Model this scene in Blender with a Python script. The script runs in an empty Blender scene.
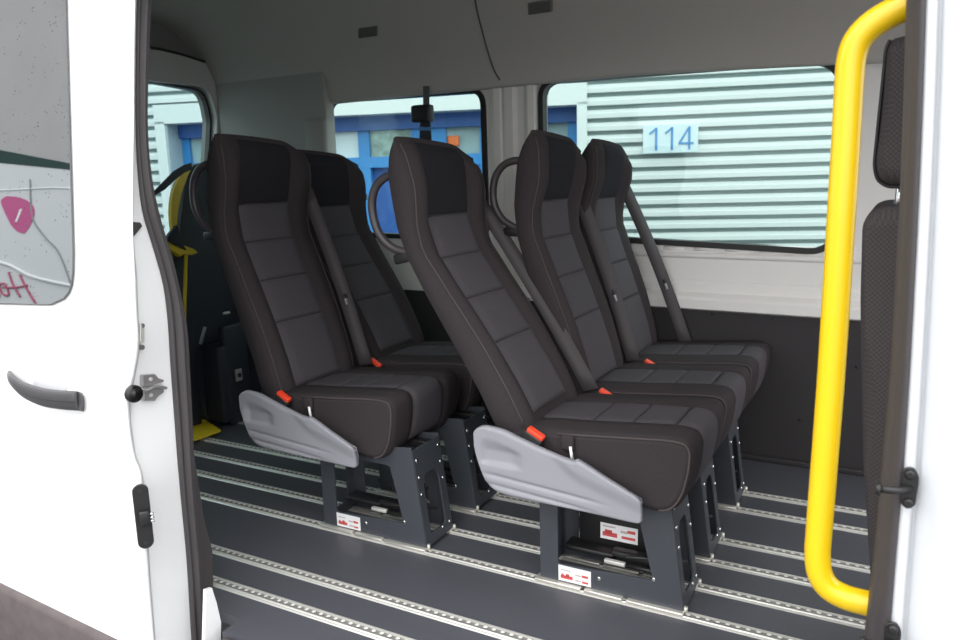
import bpy, bmesh, math, random
import numpy as np
from mathutils import Vector, Matrix
random.seed(7)
SC = bpy.context.scene
COL = SC.collection
R = math.radians
sin, cos = math.sin, math.cos

# ------------------------------------------------------------------ camera
FPX, YAW, PITCH, ROLL = 755.29, 0.50668, 0.17996, -0.027455
CAM = np.array([0.43114, -1.83057, 1.13291])
d_ = np.array([-sin(YAW)*cos(PITCH), cos(YAW)*cos(PITCH), -sin(PITCH)])
r_ = np.array([cos(YAW), sin(YAW), 0.0]); u_ = np.cross(r_, d_)
RR = r_*cos(ROLL)+u_*sin(ROLL); UU = -r_*sin(ROLL)+u_*cos(ROLL)

def ray(x, y): return d_+RR*(x-481.5)/FPX-UU*(y-320)/FPX
def meet(x, y, P, n):
    """where the sight line through a measured pixel meets a plane of the place"""
    d = ray(x, y); n = np.array(n, float); t = ((np.array(P, float)-CAM)@n)/(d@n)
    return tuple(CAM+t*d)
def on_x(x, y, X): return meet(x, y, (X, 0, 0), (1, 0, 0))
def on_y(x, y, Y): return meet(x, y, (0, Y, 0), (0, 1, 0))

cd = bpy.data.cameras.new('camera'); cam = bpy.data.objects.new('camera', cd); COL.objects.link(cam)
M3 = Matrix(((RR[0], UU[0], -d_[0]), (RR[1], UU[1], -d_[1]), (RR[2], UU[2], -d_[2])))
cam.matrix_world = Matrix.Translation(Vector(CAM)) @ M3.to_4x4()
cd.sensor_width = 36; cd.lens = FPX/963*36; cd.clip_start = .02; cd.clip_end = 200
cd.dof.use_dof = True; cd.dof.focus_distance = 2.15; cd.dof.aperture_fstop = 5.6
SC.camera = cam

# ------------------------------------------------------------------ materials
def srgb(r, g, b):
    f = lambda c: (c/255/12.92) if c/255 <= .04045 else ((c/255+.055)/1.055)**2.4
    return (f(r), f(g), f(b), 1)
MATS = {}
def mat(name, col, rough=.5, metal=0., noise=None, bump=None, spec=.5, coat=0., emit=None):
    """noise=(scale, amount) mottles the colour; bump=(scale, strength)"""
    if name in MATS: return MATS[name]
    m = bpy.data.materials.new(name); m.use_nodes = True
    nt = m.node_tree; b = nt.nodes['Principled BSDF']
    b.inputs['Base Color'].default_value = col
    b.inputs['Roughness'].default_value = rough; b.inputs['Metallic'].default_value = metal
    b.inputs['Specular IOR Level'].default_value = spec
    b.inputs['Coat Weight'].default_value = coat; b.inputs['Coat Roughness'].default_value = .08
    tc = nt.nodes.new('ShaderNodeTexCoord')
    if noise:
        n = nt.nodes.new('ShaderNodeTexNoise'); n.inputs['Scale'].default_value = noise[0]; n.inputs['Detail'].default_value = 5
        nt.links.new(tc.outputs['Object'], n.inputs['Vector'])
        rp = nt.nodes.new('ShaderNodeMapRange'); rp.inputs['To Min'].default_value = 1-noise[1]; rp.inputs['To Max'].default_value = 1+noise[1]
        nt.links.new(n.outputs['Fac'], rp.inputs['Value'])
        mx = nt.nodes.new('ShaderNodeVectorMath'); mx.operation = 'SCALE'; mx.inputs[0].default_value = col[:3]
        nt.links.new(rp.outputs['Result'], mx.inputs['Scale']); nt.links.new(mx.outputs['Vector'], b.inputs['Base Color'])
    if bump:
        n2 = nt.nodes.new('ShaderNodeTexNoise'); n2.inputs['Scale'].default_value = bump[0]; n2.inputs['Detail'].default_value = 3
        nt.links.new(tc.outputs['Object'], n2.inputs['Vector'])
        bp = nt.nodes.new('ShaderNodeBump'); bp.inputs['Strength'].default_value = bump[1]; bp.inputs['Distance'].default_value = .002
        nt.links.new(n2.outputs['Fac'], bp.inputs['Height']); nt.links.new(bp.outputs['Normal'], b.inputs['Normal'])
    MATS[name] = m
    return m

def weave(name, col, col2, scale):
    m = bpy.data.materials.new(name); m.use_nodes = True; nt = m.node_tree; b = nt.nodes['Principled BSDF']
    b.inputs['Roughness'].default_value = .95; b.inputs['Specular IOR Level'].default_value = .15
    tc = nt.nodes.new('ShaderNodeTexCoord'); ck = nt.nodes.new('ShaderNodeTexChecker')
    ck.inputs['Color1'].default_value = col; ck.inputs['Color2'].default_value = col2; ck.inputs['Scale'].default_value = scale
    nt.links.new(tc.outputs['Object'], ck.inputs['Vector']); nt.links.new(ck.outputs['Color'], b.inputs['Base Color'])
    MATS[name] = m; return m

def glass(name, tint, gloss=.06, rough=0.0):
    m = bpy.data.materials.new(name); m.use_nodes = True; nt = m.node_tree; nt.nodes.clear()
    o = nt.nodes.new('ShaderNodeOutputMaterial'); t = nt.nodes.new('ShaderNodeBsdfTransparent'); g = nt.nodes.new('ShaderNodeBsdfGlossy')
    t.inputs['Color'].default_value = tint; g.inputs['Roughness'].default_value = rough
    mx = nt.nodes.new('ShaderNodeMixShader'); mx.inputs[0].default_value = gloss
    nt.links.new(t.outputs[0], mx.inputs[1]); nt.links.new(g.outputs[0], mx.inputs[2]); nt.links.new(mx.outputs[0], o.inputs[0])
    MATS[name] = m; return m

def door_glass():
    """dark tinted pane with rain drops, strongly mirroring the yard at this flat angle"""
    m = bpy.data.materials.new('rainy_dark_glass'); m.use_nodes = True; nt = m.node_tree; nt.nodes.clear()
    o = nt.nodes.new('ShaderNodeOutputMaterial'); df = nt.nodes.new('ShaderNodeBsdfDiffuse'); g = nt.nodes.new('ShaderNodeBsdfGlossy')
    tc = nt.nodes.new('ShaderNodeTexCoord')
    df.inputs['Color'].default_value = srgb(44, 58, 58)
    g.inputs['Roughness'].default_value = .01; g.inputs['Color'].default_value = (.92, .95, .95, 1)
    vo = nt.nodes.new('ShaderNodeTexVoronoi'); vo.inputs['Scale'].default_value = 95; nt.links.new(tc.outputs['Object'], vo.inputs['Vector'])
    ns = nt.nodes.new('ShaderNodeTexNoise'); ns.inputs['Scale'].default_value = 22; nt.links.new(tc.outputs['Object'], ns.inputs['Vector'])
    a = nt.nodes.new('ShaderNodeMath'); a.operation = 'LESS_THAN'; a.inputs[1].default_value = .2; nt.links.new(vo.outputs['Distance'], a.inputs[0])
    c = nt.nodes.new('ShaderNodeMath'); c.operation = 'GREATER_THAN'; c.inputs[1].default_value = .56; nt.links.new(ns.outputs['Fac'], c.inputs[0])
    ml = nt.nodes.new('ShaderNodeMath'); ml.operation = 'MULTIPLY'; nt.links.new(a.outputs[0], ml.inputs[0]); nt.links.new(c.outputs[0], ml.inputs[1])
    mr = nt.nodes.new('ShaderNodeMapRange'); mr.inputs['To Min'].default_value = .42; mr.inputs['To Max'].default_value = .16
    nt.links.new(ml.outputs[0], mr.inputs['Value'])
    mx = nt.nodes.new('ShaderNodeMixShader'); nt.links.new(mr.outputs['Result'], mx.inputs[0])
    nt.links.new(df.outputs[0], mx.inputs[1]); nt.links.new(g.outputs[0], mx.inputs[2]); nt.links.new(mx.outputs[0], o.inputs[0])
    return m

FAB = mat('bolster_fabric', (.043, .0365, .039, 1), .95, spec=.12, noise=(260, .25), bump=(700, .35))
INS = mat('centre_fabric', (.076, .070, .077, 1), .95, spec=.12, noise=(300, .25), bump=(800, .35))
HEADF = mat('head_panel_fabric', (.023, .022, .026, 1), .95, spec=.12, noise=(300, .2), bump=(800, .3))
SEAM = mat('dark_seam', (.030, .026, .028, 1), .95)
PIPE = mat('seam_thread', (.066, .053, .052, 1), .8)
GREYP = mat('grey_plastic', srgb(147, 147, 154), .5, bump=(600, .12))
STEEL = mat('dark_powder_coat', srgb(64, 68, 74), .42, noise=(40, .06))
BLK = mat('black_plastic', (.012, .012, .013, 1), .45)
BLK2 = mat('lift_black', (.019, .022, .031, 1), .6)
ALU = mat('aluminium', (.62, .61, .57, 1), .38, .35, noise=(60, .08))
ALUD = mat('track_slot', (.26, .255, .24, 1), .5, .2)
CHROME = mat('bright_steel', (.8, .8, .8, 1), .15, 1)
LATCH = mat('latch_steel', (.40, .39, .39, 1), .3, .55)
RED = mat('buckle_red', (.86, .06, .02, 1), .4)
BELT = mat('belt_webbing', (.062, .055, .058, 1), .7, noise=(300, .15), bump=(900, .2))
YEL = mat('rail_yellow', (.86, .57, .006, 1), .33, coat=.25)
YEL2 = mat('lift_yellow', (.74, .54, .02, 1), .45)
WHITE = mat('white_car_paint', (.90, .91, .915, 1), .3, coat=.5)
WHITEI = mat('white_primer_metal', (.82, .80, .77, 1), .4)
PILL = mat('pillar_light_grey', (.70, .68, .64, 1), .5)
RUB = mat('door_seal_rubber', (.054, .048, .051, 1), .55, bump=(90, .1))
RUBL = mat('seal_ridge', (.085, .07, .072, 1), .5)
CLAD = mat('sill_cladding', srgb(88, 80, 80), .75, noise=(25, .35), bump=(300, .4))
LINER = mat('headliner_fabric', (.47, .45, .42, 1), .95, spec=.1, noise=(200, .06), bump=(500, .2))
GREYTRIM = mat('rear_corner_trim', (.33, .33, .31, 1), .7)
FLOORM = mat('floor_vinyl', (.078, .080, .094, 1), .38, spec=.45, noise=(120, .12), bump=(400, .12))
BPANEL = mat('black_wall_board', (.028, .025, .027, 1), .7, bump=(300, .15))
GASK = mat('window_gasket', (.012, .012, .012, 1), .5)
ASPH = mat('asphalt', (.13, .13, .13, 1), .9, noise=(8, .25), bump=(60, .5))
SIDE = mat('siding_white', (.62, .635, .63, 1), .45)
GROOVE_SHADE = mat('siding_groove_shade', (.30, .37, .37, 1), .7)  # darker tone painted in for the shade inside the siding grooves
BLUE = mat('door_frame_blue', (.035, .22, .54, 1), .4)
BLUED = mat('door_panel_blue', (.02, .09, .33, 1), .4)
PANE = mat('building_pane', (.30, .40, .42, 1), .08, noise=(3.0, .55))
PANEL = mat('pale_pane', (.62, .70, .72, 1), .2)
PANEG = mat('pane_greenery_reflection', (.24, .34, .30, 1), .15, noise=(14, .95))  # green mottling paints a reflection of greenery into the pane
REVEAL = mat('reveal_grey', (.42, .47, .50, 1), .6)
SIGNW = mat('sign_white', (.55, .63, .66, 1), .4)
SIGNB = mat('sign_blue', (.05, .22, .48, 1), .4)
STK = mat('sticker_white', (.85, .85, .85, 1), .4)
STKR = mat('sticker_red', (.62, .09, .09, 1), .4)
STKP = mat('sticker_grey_print', (.50, .42, .43, 1), .4)
FSEAT = weave('front_seat_weave', (.056, .049, .051, 1), (.080, .070, .072, 1), 230)
FSEATE = mat('front_seat_edge', (.05, .042, .043, 1), .95, bump=(700, .3))
PINK = mat('pink_decal', (.50, .012, .19, 1), .6)
DKGL = mat('dark_reflect_strip', (.008, .016, .013, 1), .9, spec=0)
ORANGE = mat('orange_item', (.85, .19, .05, 1), .5)
TAGB = mat('tag_blue', (.09, .27, .58, 1), .5)
GLS = glass('tinted_window_glass', (.82, .93, .915, 1), .02)
GLR = glass('rear_window_glass', (.76, .88, .88, 1), .02)
DGL = door_glass()

# ------------------------------------------------------------------ mesh helpers
ORIG = {}
class MB:
    def __init__(s): s.v = []; s.f = []; s.fm = []; s.smooth = []
    def add(s, vs, fs, mi=0, smooth=False):
        o = len(s.v); s.v += [tuple(map(float, v)) for v in vs]
        for f in fs: s.f.append(tuple(o+i for i in f)); s.fm.append(mi); s.smooth.append(smooth)
        return s
    def box(s, a, b, mi=0, rot=None, piv=None):
        (x0, y0, z0), (x1, y1, z1) = a, b
        vs = [(x, y, z) for x in (x0, x1) for y in (y0, y1) for z in (z0, z1)]
        if rot is not None:
            c = Vector(piv) if piv else Vector(((x0+x1)/2, (y0+y1)/2, (z0+z1)/2))
            vs = [tuple(rot @ (Vector(v)-c)+c) for v in vs]
        return s.add(vs, [(0, 1, 3, 2), (4, 6, 7, 5), (0, 4, 5, 1), (2, 3, 7, 6), (0, 2, 6, 4), (1, 5, 7, 3)], mi)
    def rbox(s, a, b, r=.01, n=3, mi=0, smooth=True, M=None):
        """box with rounded edges; M: 4x4 applied afterwards"""
        bm = bmesh.new(); bmesh.ops.create_cube(bm, size=1)
        c = [(a[i]+b[i])/2 for i in range(3)]; d = [abs(b[i]-a[i]) for i in range(3)]
        for v in bm.verts: v.co = Vector([c[i]+v.co[i]*d[i] for i in range(3)])
        bmesh.ops.bevel(bm, geom=list(bm.edges), offset=min(r, min(d)*.49), segments=n, profile=.5, affect='EDGES')
        if M is not None: bm.transform(M)
        bm.verts.index_update()
        s.add([v.co for v in bm.verts], [[v.index for v in f.verts] for f in bm.faces], mi, smooth); bm.free(); return s
    def tube(s, pts, r, n=12, mi=0, cap=True, smooth=True, closed=False, flat=None):
        P = [Vector(p) for p in pts]; N = len(P); rings = []
        rr = r if isinstance(r, (list, tuple)) else [r]*N
        prev = None
        for i in range(N):
            if closed: t = (P[(i+1) % N]-P[i-1])
            else: t = P[min(i+1, N-1)]-P[max(i-1, 0)]
            t.normalize()
            if prev is None:
                a = Vector((0, 0, 1)) if abs(t.z) < .9 else Vector((1, 0, 0)); nrm = (a-t*a.dot(t)).normalized()
            else: nrm = (prev-t*prev.dot(t)).normalized()
            prev = nrm; bn = t.cross(nrm)
            rings.append([P[i]+(nrm*cos(2*math.pi*k/n)+bn*sin(2*math.pi*k/n))*rr[i] for k in range(n)])
        vs = [v for rg in rings for v in rg]; fs = []
        for i in range(N if closed else N-1):
            j = (i+1) % N
            for k in range(n): fs.append((i*n+k, i*n+(k+1) % n, j*n+(k+1) % n, j*n+k))
        s.add(vs, fs, mi, smooth)
        if cap and not closed:
            s.add(rings[0], [tuple(range(n))[::-1]], mi); s.add(rings[-1], [tuple(range(n))], mi)
        return s
    def cyl(s, c, axis, r, h, n=16, mi=0, r2=None, bev=0.):
        ax = Vector(axis).normalized(); c = Vector(c)
        if bev: return s.tube([c, c, c+ax*(h-bev), c+ax*h], [r, r, r, r-bev], n, mi) if False else s.tube([c, c+ax*(h-bev), c+ax*h], [r, r, r-bev], n, mi)
        return s.tube([c, c+ax*h], [r, r if r2 is None else r2], n, mi)
    def grid(s, fn, nu, nv, mi=0, smooth=True, closed_u=False, flip=False):
        vs = [fn(i/nu, j/nv) for j in range(nv+1) for i in range(nu+1)]
        fs = []
        for j in range(nv):
            for i in range(nu):
                q = (j*(nu+1)+i, j*(nu+1)+i+1, (j+1)*(nu+1)+i+1, (j+1)*(nu+1)+i)
                fs.append(q[::-1] if flip else q)
        return s.add(vs, fs, mi, smooth)
    def loft(s, secs, mi=0, cap=True, smooth=True):
        n = len(secs[0]); vs = [v for q in secs for v in q]; fs = []
        for i in range(len(secs)-1):
            for k in range(n): fs.append((i*n+k, i*n+(k+1) % n, (i+1)*n+(k+1) % n, (i+1)*n+k))
        s.add(vs, fs, mi, smooth)
        if cap: s.add(secs[0], [tuple(range(n))[::-1]], mi); s.add(secs[-1], [tuple(range(n))], mi)
        return s
    def prism(s, pts, off, mi=0, smooth=False):
        n = len(pts); o = Vector(off)
        a = [Vector(p) for p in pts]; b = [p+o for p in a]
        fs = [tuple(range(n))[::-1], tuple(range(n, 2*n))]+[(k, (k+1) % n, n+(k+1) % n, n+k) for k in range(n)]
        return s.add(a+b, fs, mi, smooth)
    def holed(s, outer, holes, o, ax, ay, depth, mi=0):
        """flat plate: 2D outline with holes, extruded by depth along ax x ay; origin o"""
        cu = bpy.data.curves.new('tmp', 'CURVE'); cu.dimensions = '2D'; cu.fill_mode = 'BOTH'; cu.extrude = depth/2
        for poly in [outer]+list(holes):
            sp = cu.splines.new('POLY'); sp.points.add(len(poly)-1); sp.use_cyclic_u = True
            for q, p in zip(sp.points, poly): q.co = (p[0], p[1], 0, 1)
        ob = bpy.data.objects.new('tmp', cu); COL.objects.link(ob)
        dg = bpy.context.evaluated_depsgraph_get(); dg.update()
        me = bpy.data.meshes.new_from_object(ob.evaluated_get(dg))
        ax = Vector(ax); ay = Vector(ay); az = ax.cross(ay); o = Vector(o)
        s.add([o+ax*v.co.x+ay*v.co.y+az*v.co.z for v in me.vertices], [tuple(p.vertices) for p in me.polygons], mi)
        bpy.data.objects.remove(ob); bpy.data.curves.remove(cu); bpy.data.meshes.remove(me)
        return s
    def build(s, name, m, parent=None, mats=None, bevel=None, subsurf=0, recalc=True, wn=False):
        org = ORIG.get(parent.name, Vector((0, 0, 0))) if parent else Vector((0, 0, 0))
        me = bpy.data.meshes.new(name); me.from_pydata([tuple(Vector(v)-org) for v in s.v], [], s.f)
        for mm in ([m]+(mats or [])): me.materials.append(mm)
        for p, mi, sm in zip(me.polygons, s.fm, s.smooth): p.material_index = mi; p.use_smooth = sm
        bm = bmesh.new(); bm.from_mesh(me); bmesh.ops.remove_doubles(bm, verts=bm.verts, dist=1e-6)
        if recalc: bmesh.ops.recalc_face_normals(bm, faces=bm.faces)
        bm.to_mesh(me); bm.free()
        o = bpy.data.objects.new(name, me); COL.objects.link(o)
        if parent: o.parent = parent; ORIG[o.name] = org
        if bevel:
            b = o.modifiers.new('bevel', 'BEVEL'); b.width = bevel; b.segments = 3; b.limit_method = 'ANGLE'; b.angle_limit = R(35)
        if subsurf:
            b = o.modifiers.new('sub', 'SUBSURF'); b.levels = subsurf; b.render_levels = subsurf
        return o

def tag(o, label=None, cat=None, group=None, kind=None):
    if label: o['label'] = label
    if cat: o['category'] = cat
    if group: o['group'] = group
    if kind: o['kind'] = kind
    return o
def empty(name, loc, label=None, cat=None, group=None, kind=None):
    o = bpy.data.objects.new(name, None); COL.objects.link(o); o.location = loc; o.empty_display_size = .1
    ORIG[o.name] = Vector(loc)
    return tag(o, label, cat, group, kind)
def struct(o, label=None): return tag(o, label, None, None, 'structure')

def rrect(x0, y0, x1, y1, r, n=6):
    out = []
    for cx, cy, a in ((x1-r, y1-r, 0), (x0+r, y1-r, 90), (x0+r, y0+r, 180), (x1-r, y0+r, 270)):
        for k in range(n+1): t = R(a+90*k/n); out.append((cx+r*cos(t), cy+r*sin(t)))
    return out
def round_poly(pts, r, n=5):
    """round the corners of a 2D polygon"""
    out = []; N = len(pts)
    for i in range(N):
        p = Vector(pts[i]); a = Vector(pts[i-1])-p; b = Vector(pts[(i+1) % N])-p
        ri = r[i] if isinstance(r, (list, tuple)) else r
        q = min(ri, a.length*.45, b.length*.45); A = p+a.normalized()*q; B = p+b.normalized()*q
        for k in range(n+1):
            t = k/n; out.append(tuple((1-t)**2*A+2*t*(1-t)*p+t*t*B))
    return out
def inset(poly, d):
    """move a polygon's outline inwards (d>0) or outwards"""
    N = len(poly); out = []
    area = sum(poly[i][0]*poly[(i+1) % N][1]-poly[(i+1) % N][0]*poly[i][1] for i in range(N))
    sg = 1 if area > 0 else -1
    for i in range(N):
        t = (Vector(poly[(i+1) % N])-Vector(poly[i-1])).normalized()
        out.append((poly[i][0]-t.y*d*sg, poly[i][1]+t.x*d*sg))
    return out
def toward(poly, d):
    c = Vector((sum(p[0] for p in poly)/len(poly), sum(p[1] for p in poly)/len(poly)))
    return [tuple(Vector(p)+(c-Vector(p))*min(.9, d/max(1e-4, (c-Vector(p)).length))) for p in poly]
def catmull(pts, n=8):
    P = [Vector(p) for p in pts]; P = [P[0]*2-P[1]]+P+[P[-1]*2-P[-2]]; out = []
    for i in range(1, len(P)-2):
        for k in range(n):
            t = k/n; a, b, c, d = P[i-1], P[i], P[i+1], P[i+2]
            out.append(.5*((2*b)+(c-a)*t+(2*a-5*b+4*c-d)*t*t+(3*b-a-3*c+d)*t**3))
    out.append(P[-2]); return out
def interp(xs, ys, x): return float(np.interp(x, xs, ys))
def sstep(a, b, x):
    t = min(1, max(0, (x-a)/(b-a))); return t*t*(3-2*t)

# ================================================================== THE VAN SHELL
WY = 1.27      # far wall plane
# ---- floor
fl = MB(); fl.box((-2.95, -.535, -.03), (1.7, WY+.02, 0)); fl.box((-1.05, -.60, -.03), (1.7, -.535, 0)); struct(fl.build('floor', FLOORM), 'dark grey vinyl van floor')
# ---- headliner : cove profile swept along x
prof = [(-.50, 1.60), (-.47, 1.70), (-.38, 1.83), (-.2, 1.94), (.1, 1.99), (.375, 2.0), (.65, 1.99), (.92, 1.95), (1.06, 1.87), (1.145, 1.76), (1.195, 1.65), (1.215, 1.57), (1.225, 1.545), (1.245, 1.54), (1.30, 1.545)]
pc = [(p.x, p.y) for p in catmull([Vector(q) for q in prof], 4)]
def liner_pt(X, i): 
    sag = .035*max(0, (X-(-.6))/.9)**1.3 if X > -.6 else 0     # the lining drops towards the front
    k = sstep(1.5, 2.0, pc[i][1]); return (X, pc[i][0], pc[i][1]-sag*(1-k))
hl = MB(); xs = np.linspace(-3.0, 1.7, 48)
hl.add([liner_pt(X, i) for X in xs for i in range(len(pc))],
       [(a*len(pc)+i, a*len(pc)+i+1, (a+1)*len(pc)+i+1, (a+1)*len(pc)+i) for a in range(len(xs)-1) for i in range(len(pc)-1)], 0, True)
ceil = hl.build('ceiling', LINER, recalc=False); struct(ceil, 'grey fabric van headliner')
sd = ceil.modifiers.new('thick', 'SOLIDIFY'); sd.thickness = .02; sd.offset = -1
# seam line in the lining above the pillar
def cove(z):
    ys = [q for q in pc if q[0] > .5]; ys.sort(key=lambda q: q[1]); return interp([q[1] for q in ys], [q[0] for q in ys], z)
sm = MB(); pts = []
for x, y in ((474, -6), (477, 10), (482, 30), (488, 52), (494, 70), (500, 80)):
    z = 1.75
    for _ in range(12): z = on_y(x, y, cove(z)-.001)[2]
    p = on_y(x, y, cove(z)-.001); pts.append(p)
sm.tube(catmull(pts, 5), .004, 6); struct(sm.build('trim_1', mat('seam_dark', (.11, .105, .10, 1), .9)), 'curved seam in the headliner')
# outer roof skin keeps the sky out
rf = MB(); rf.box((-3.02, -.62, 2.03), (1.7, 1.36, 2.06)); struct(rf.build('trim_2', WHITE), 'white roof skin')

# ---- far wall with two windows
def win_poly(pix, Y): return [(on_y(x, y, Y)[0], on_y(x, y, Y)[2]) for x, y in pix]
wa = win_poly(((543, 83), (842, 60), (831, 250), (546, 233)), WY); wa = [(p[0], p[1]) for p in wa]
wa = round_poly(wa, [.07, .13, .08, .09], 6)
w2l = on_y(330, 140, WY)[0]; w2r = on_y(483, 140, WY)[0]
z2l = on_y(332, 102, WY)[2]; z2r = on_y(480, 92, WY)[2]
wb = round_poly([(w2l, z2l), (w2r, z2r), (w2r+.005, .88), (w2l-.01, .90)], .06, 6)
wl = MB()
wl.holed([(-2.98, .60), (1.7, .60), (1.7, 1.72), (-2.98, 1.72)], [wa, wb], (0, WY+.02, 0), (1, 0, 0), (0, 0, 1), .04)
wf = wl.build('wall_far', WHITEI); struct(wf, 'light grey painted metal side wall')
def window(n, poly, lab, gl):
    g = MB(); g.prism([(x, WY+.042, z) for x, z in inset(poly, -.015)], (0, .006, 0)); p = g.build('window_%d' % n, gl); struct(p, lab)
    k = MB(); k.holed(inset(poly, -.02), [inset(poly, .003)], (0, WY+.012, 0), (1, 0, 0), (0, 0, 1), .052)
    k.build('gasket', GASK, p); return p
window(1, wa, 'large tinted side window', GLS); window(2, wb, 'tinted side window behind the pillar', GLS)
# moulded ledge under the big window
lp = [(WY+.005, .868), (WY-.004, .862), (WY-.004, .835), (WY-.014, .828), (WY-.014, .815), (WY+.012, .800), (WY+.016, .79), (WY+.016, .735), (WY-.006, .715), (WY-.012, .700), (WY-.012, .672), (WY-.040, .655), (WY-.046, .645), (WY-.046, .607), (WY-.02, .598)]
lg = MB(); xs = np.linspace(-1.35, 1.6, 3)
lg.add([(X, y, z+(-.012*(X+.4))) for X in xs for y, z in lp], [(a*len(lp)+i, a*len(lp)+i+1, (a+1)*len(lp)+i+1, (a+1)*len(lp)+i) for a in range(len(xs)-1) for i in range(len(lp)-1)])
for k in range(9):   # pressed slots along the top of the ledge
    X = -.42+.125*k; lg.rbox((X, WY-.010, .838-.012*(X+.4)), (X+.085, WY+.01, .856-.012*(X+.4)), .005, 2)
lgo = lg.build('trim_3', WHITEI, bevel=.004, recalc=False); struct(lgo, 'white pressed metal ledge under the window')
# black lower board with screws
bd = MB(); bd.prism([(-2.75, WY-.022, .002), (1.6, WY-.022, .002), (1.6, WY-.022, .578), (-2.75, WY-.022, .628)], (0, .02, 0)); board = bd.build('trim_4', BPANEL, bevel=.003); struct(board, 'black board on the lower side wall')
for x, y in ((576, 306), (647, 310), (712.5, 314), (773, 319), (839, 325), (819, 366), (857, 367), (800, 420), (868, 412)):
    p = on_y(x, y, WY-.022); q = MB(); q.cyl((p[0], p[1]+.002, p[2]), (0, -1, 0), .0062, .006, 10, bev=.003); q.build('screw', BLK, board)
# skirting strip where the board meets the floor
sk = MB(); sk.box((-2.75, WY-.05, 0), (1.6, WY-.022, .022)); struct(sk.build('baseboard_far', BPANEL, bevel=.006), 'dark skirting along the side wall')

# pillar between the windows (ribbed metal)
px = [(486, .03), (492, -.02), (497, -.03), (503, -.03), (505, -.024), (508, -.03), (516, -.032), (520, -.02), (526, -.018), (531, -.034), (537, -.03), (541, .02), (545, .03)]
pl = MB(); pz = np.linspace(.60, 1.60, 6)
pxs = [(on_y(x, 130, WY)[0], WY+dy) for x, dy in px]
pl.add([(x, y, z) for z in pz for x, y in pxs], [(a*len(pxs)+i, a*len(pxs)+i+1, (a+1)*len(pxs)+i+1, (a+1)*len(pxs)+i) for a in range(len(pz)-1) for i in range(len(pxs)-1)])
struct(pl.build('trim_5', PILL, recalc=False), 'ribbed light grey pillar between the windows')
# rear corner trim panel with raised square
ct = MB(); ct.box((-2.93, 1.18, .6), (on_y(330, 140, 1.2)[0], 1.25, 1.75))
ct.rbox((on_y(306, 130, 1.19)[0], 1.165, 1.18), (on_y(328, 130, 1.19)[0], 1.20, 1.47), .015, 2)
struct(ct.build('trim_6', GREYTRIM, bevel=.01), 'grey corner trim beside the rear door')

# ---- rear wall: two door windows
RX = -2.9
def rp(x, y): p = on_x(x, y, RX); return (p[1], p[2])
rw = [rp(200, 92), rp(206, 122), rp(203, 175), (1.12, .86), (.52, .86), (.50, 1.66), rp(150, 83)]
rwp = round_poly(rw, [.09, .03, .02, .08, .08, .08, .05], 5)
rw2 = rrect(-.36, .86, .28, 1.66, .08)
rr = MB(); rr.holed([(-.55, -.05), (1.30, -.05), (1.30, 1.99), (-.55, 1.99)], [rwp, rw2], (RX, 0, 0), (0, 1, 0), (0, 0, 1), .05)
rear = rr.build('wall_rear', mat('rear_door_grey', (.20, .20, .19, 1), .6)); struct(rear, 'rear doors seen from inside')
for k, pol in enumerate((rwp, rw2)):
    g = MB(); g.prism([(RX-.03, y, z) for y, z in inset(pol, -.01)], (.006, 0, 0)); p = g.build('window_%d' % (3+k), GLR); struct(p, 'rear door window')
    kk = MB(); kk.holed(inset(pol, -.008), [inset(pol, .002)], (RX+.02, 0, 0), (0, 1, 0), (0, 0, 1), .03); kk.build('gasket', GASK, p)
# raised rear door surround
so = round_poly([rp(148, 50), rp(170, 55), rp(205, 66), rp(226, 84), rp(231, 110), rp(229, 170), (1.22, .70), (.44, .70), (.44, 1.80)], .04, 4)
si = round_poly([rp(148, 83), rp(200, 88), rp(208, 118), rp(206, 175), (1.14, .83), (.50, .83), (.50, 1.69)], [.03, .08, .03, .03, .06, .06, .05], 4)
s_ = MB(); s_.holed(so, [si], (RX+.045, 0, 0), (0, 1, 0), (0, 0, 1), .05); struct(s_.build('trim_7', mat('rear_surround', (.50, .50, .485, 1), .45), bevel=.014), 'light grey surround of the rear door window')
dl = MB(); dl.tube([(RX+.07, p[0], p[1]) for p in so[0:30]], .007, 6); struct(dl.build('trim_8', GASK), 'dark seal around the rear door')
# near side inner wall behind the opening (blocks the light, carries the C pillar)
nw = MB(); nw.box((-2.98, -.53, -.05), (-1.31, -.50, 1.75)); struct(nw.build('wall_near', WHITEI), 'near side wall behind the sliding door')

# ---- C pillar : rubber seal and white jamb at the rear edge of the opening
OX = -1.18
outer = [(137, -60), (135.5, 0), (134.5, 60), (134.5, 120), (136.5, 165), (142, 210), (154, 250), (163.5, 285), (168, 320), (170.5, 360), (174.5, 410), (180, 485), (187, 560), (192, 640), (196, 690)]
inner = [(152, -60), (150, 0), (147, 60), (146, 130), (150.5, 180), (159.5, 220), (171.5, 260), (180.5, 300), (186, 330), (188.5, 370), (191, 420), (194, 485), (200, 560), (206, 640), (210, 690)]
def dens(a, n=6): return [(p.x, p.y) for p in catmull([Vector(q) for q in a], n)]
oo, ii = dens(outer), dens(inner)
se = MB(); secs = []
for (a, b), (c, e) in zip(oo, ii):
    A = Vector(on_x(a, b, OX)); B = Vector(on_x(c, e, OX-.004)); 
    w = B-A; o = Vector((1, -.25, 0)).normalized(); q = []
    for t, h in ((0, -.02), (0, .004), (.08, .013), (.2, .014), (.3, .006), (.36, .006), (.5, .022), (.64, .024), (.76, .012), (.82, .010), (.92, .016), (1, .004), (1, -.02)):
        q.append(tuple(A+w*t+o*h))
    secs.append(q)
n = len(secs[0]); se.loft(secs, cap=True)
sobj = se.build('door_seal', RUB); tag(sobj, 'dark ribbed rubber seal curving down the rear edge of the door opening', 'door seal', 'rubber seals of the door opening')
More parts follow.
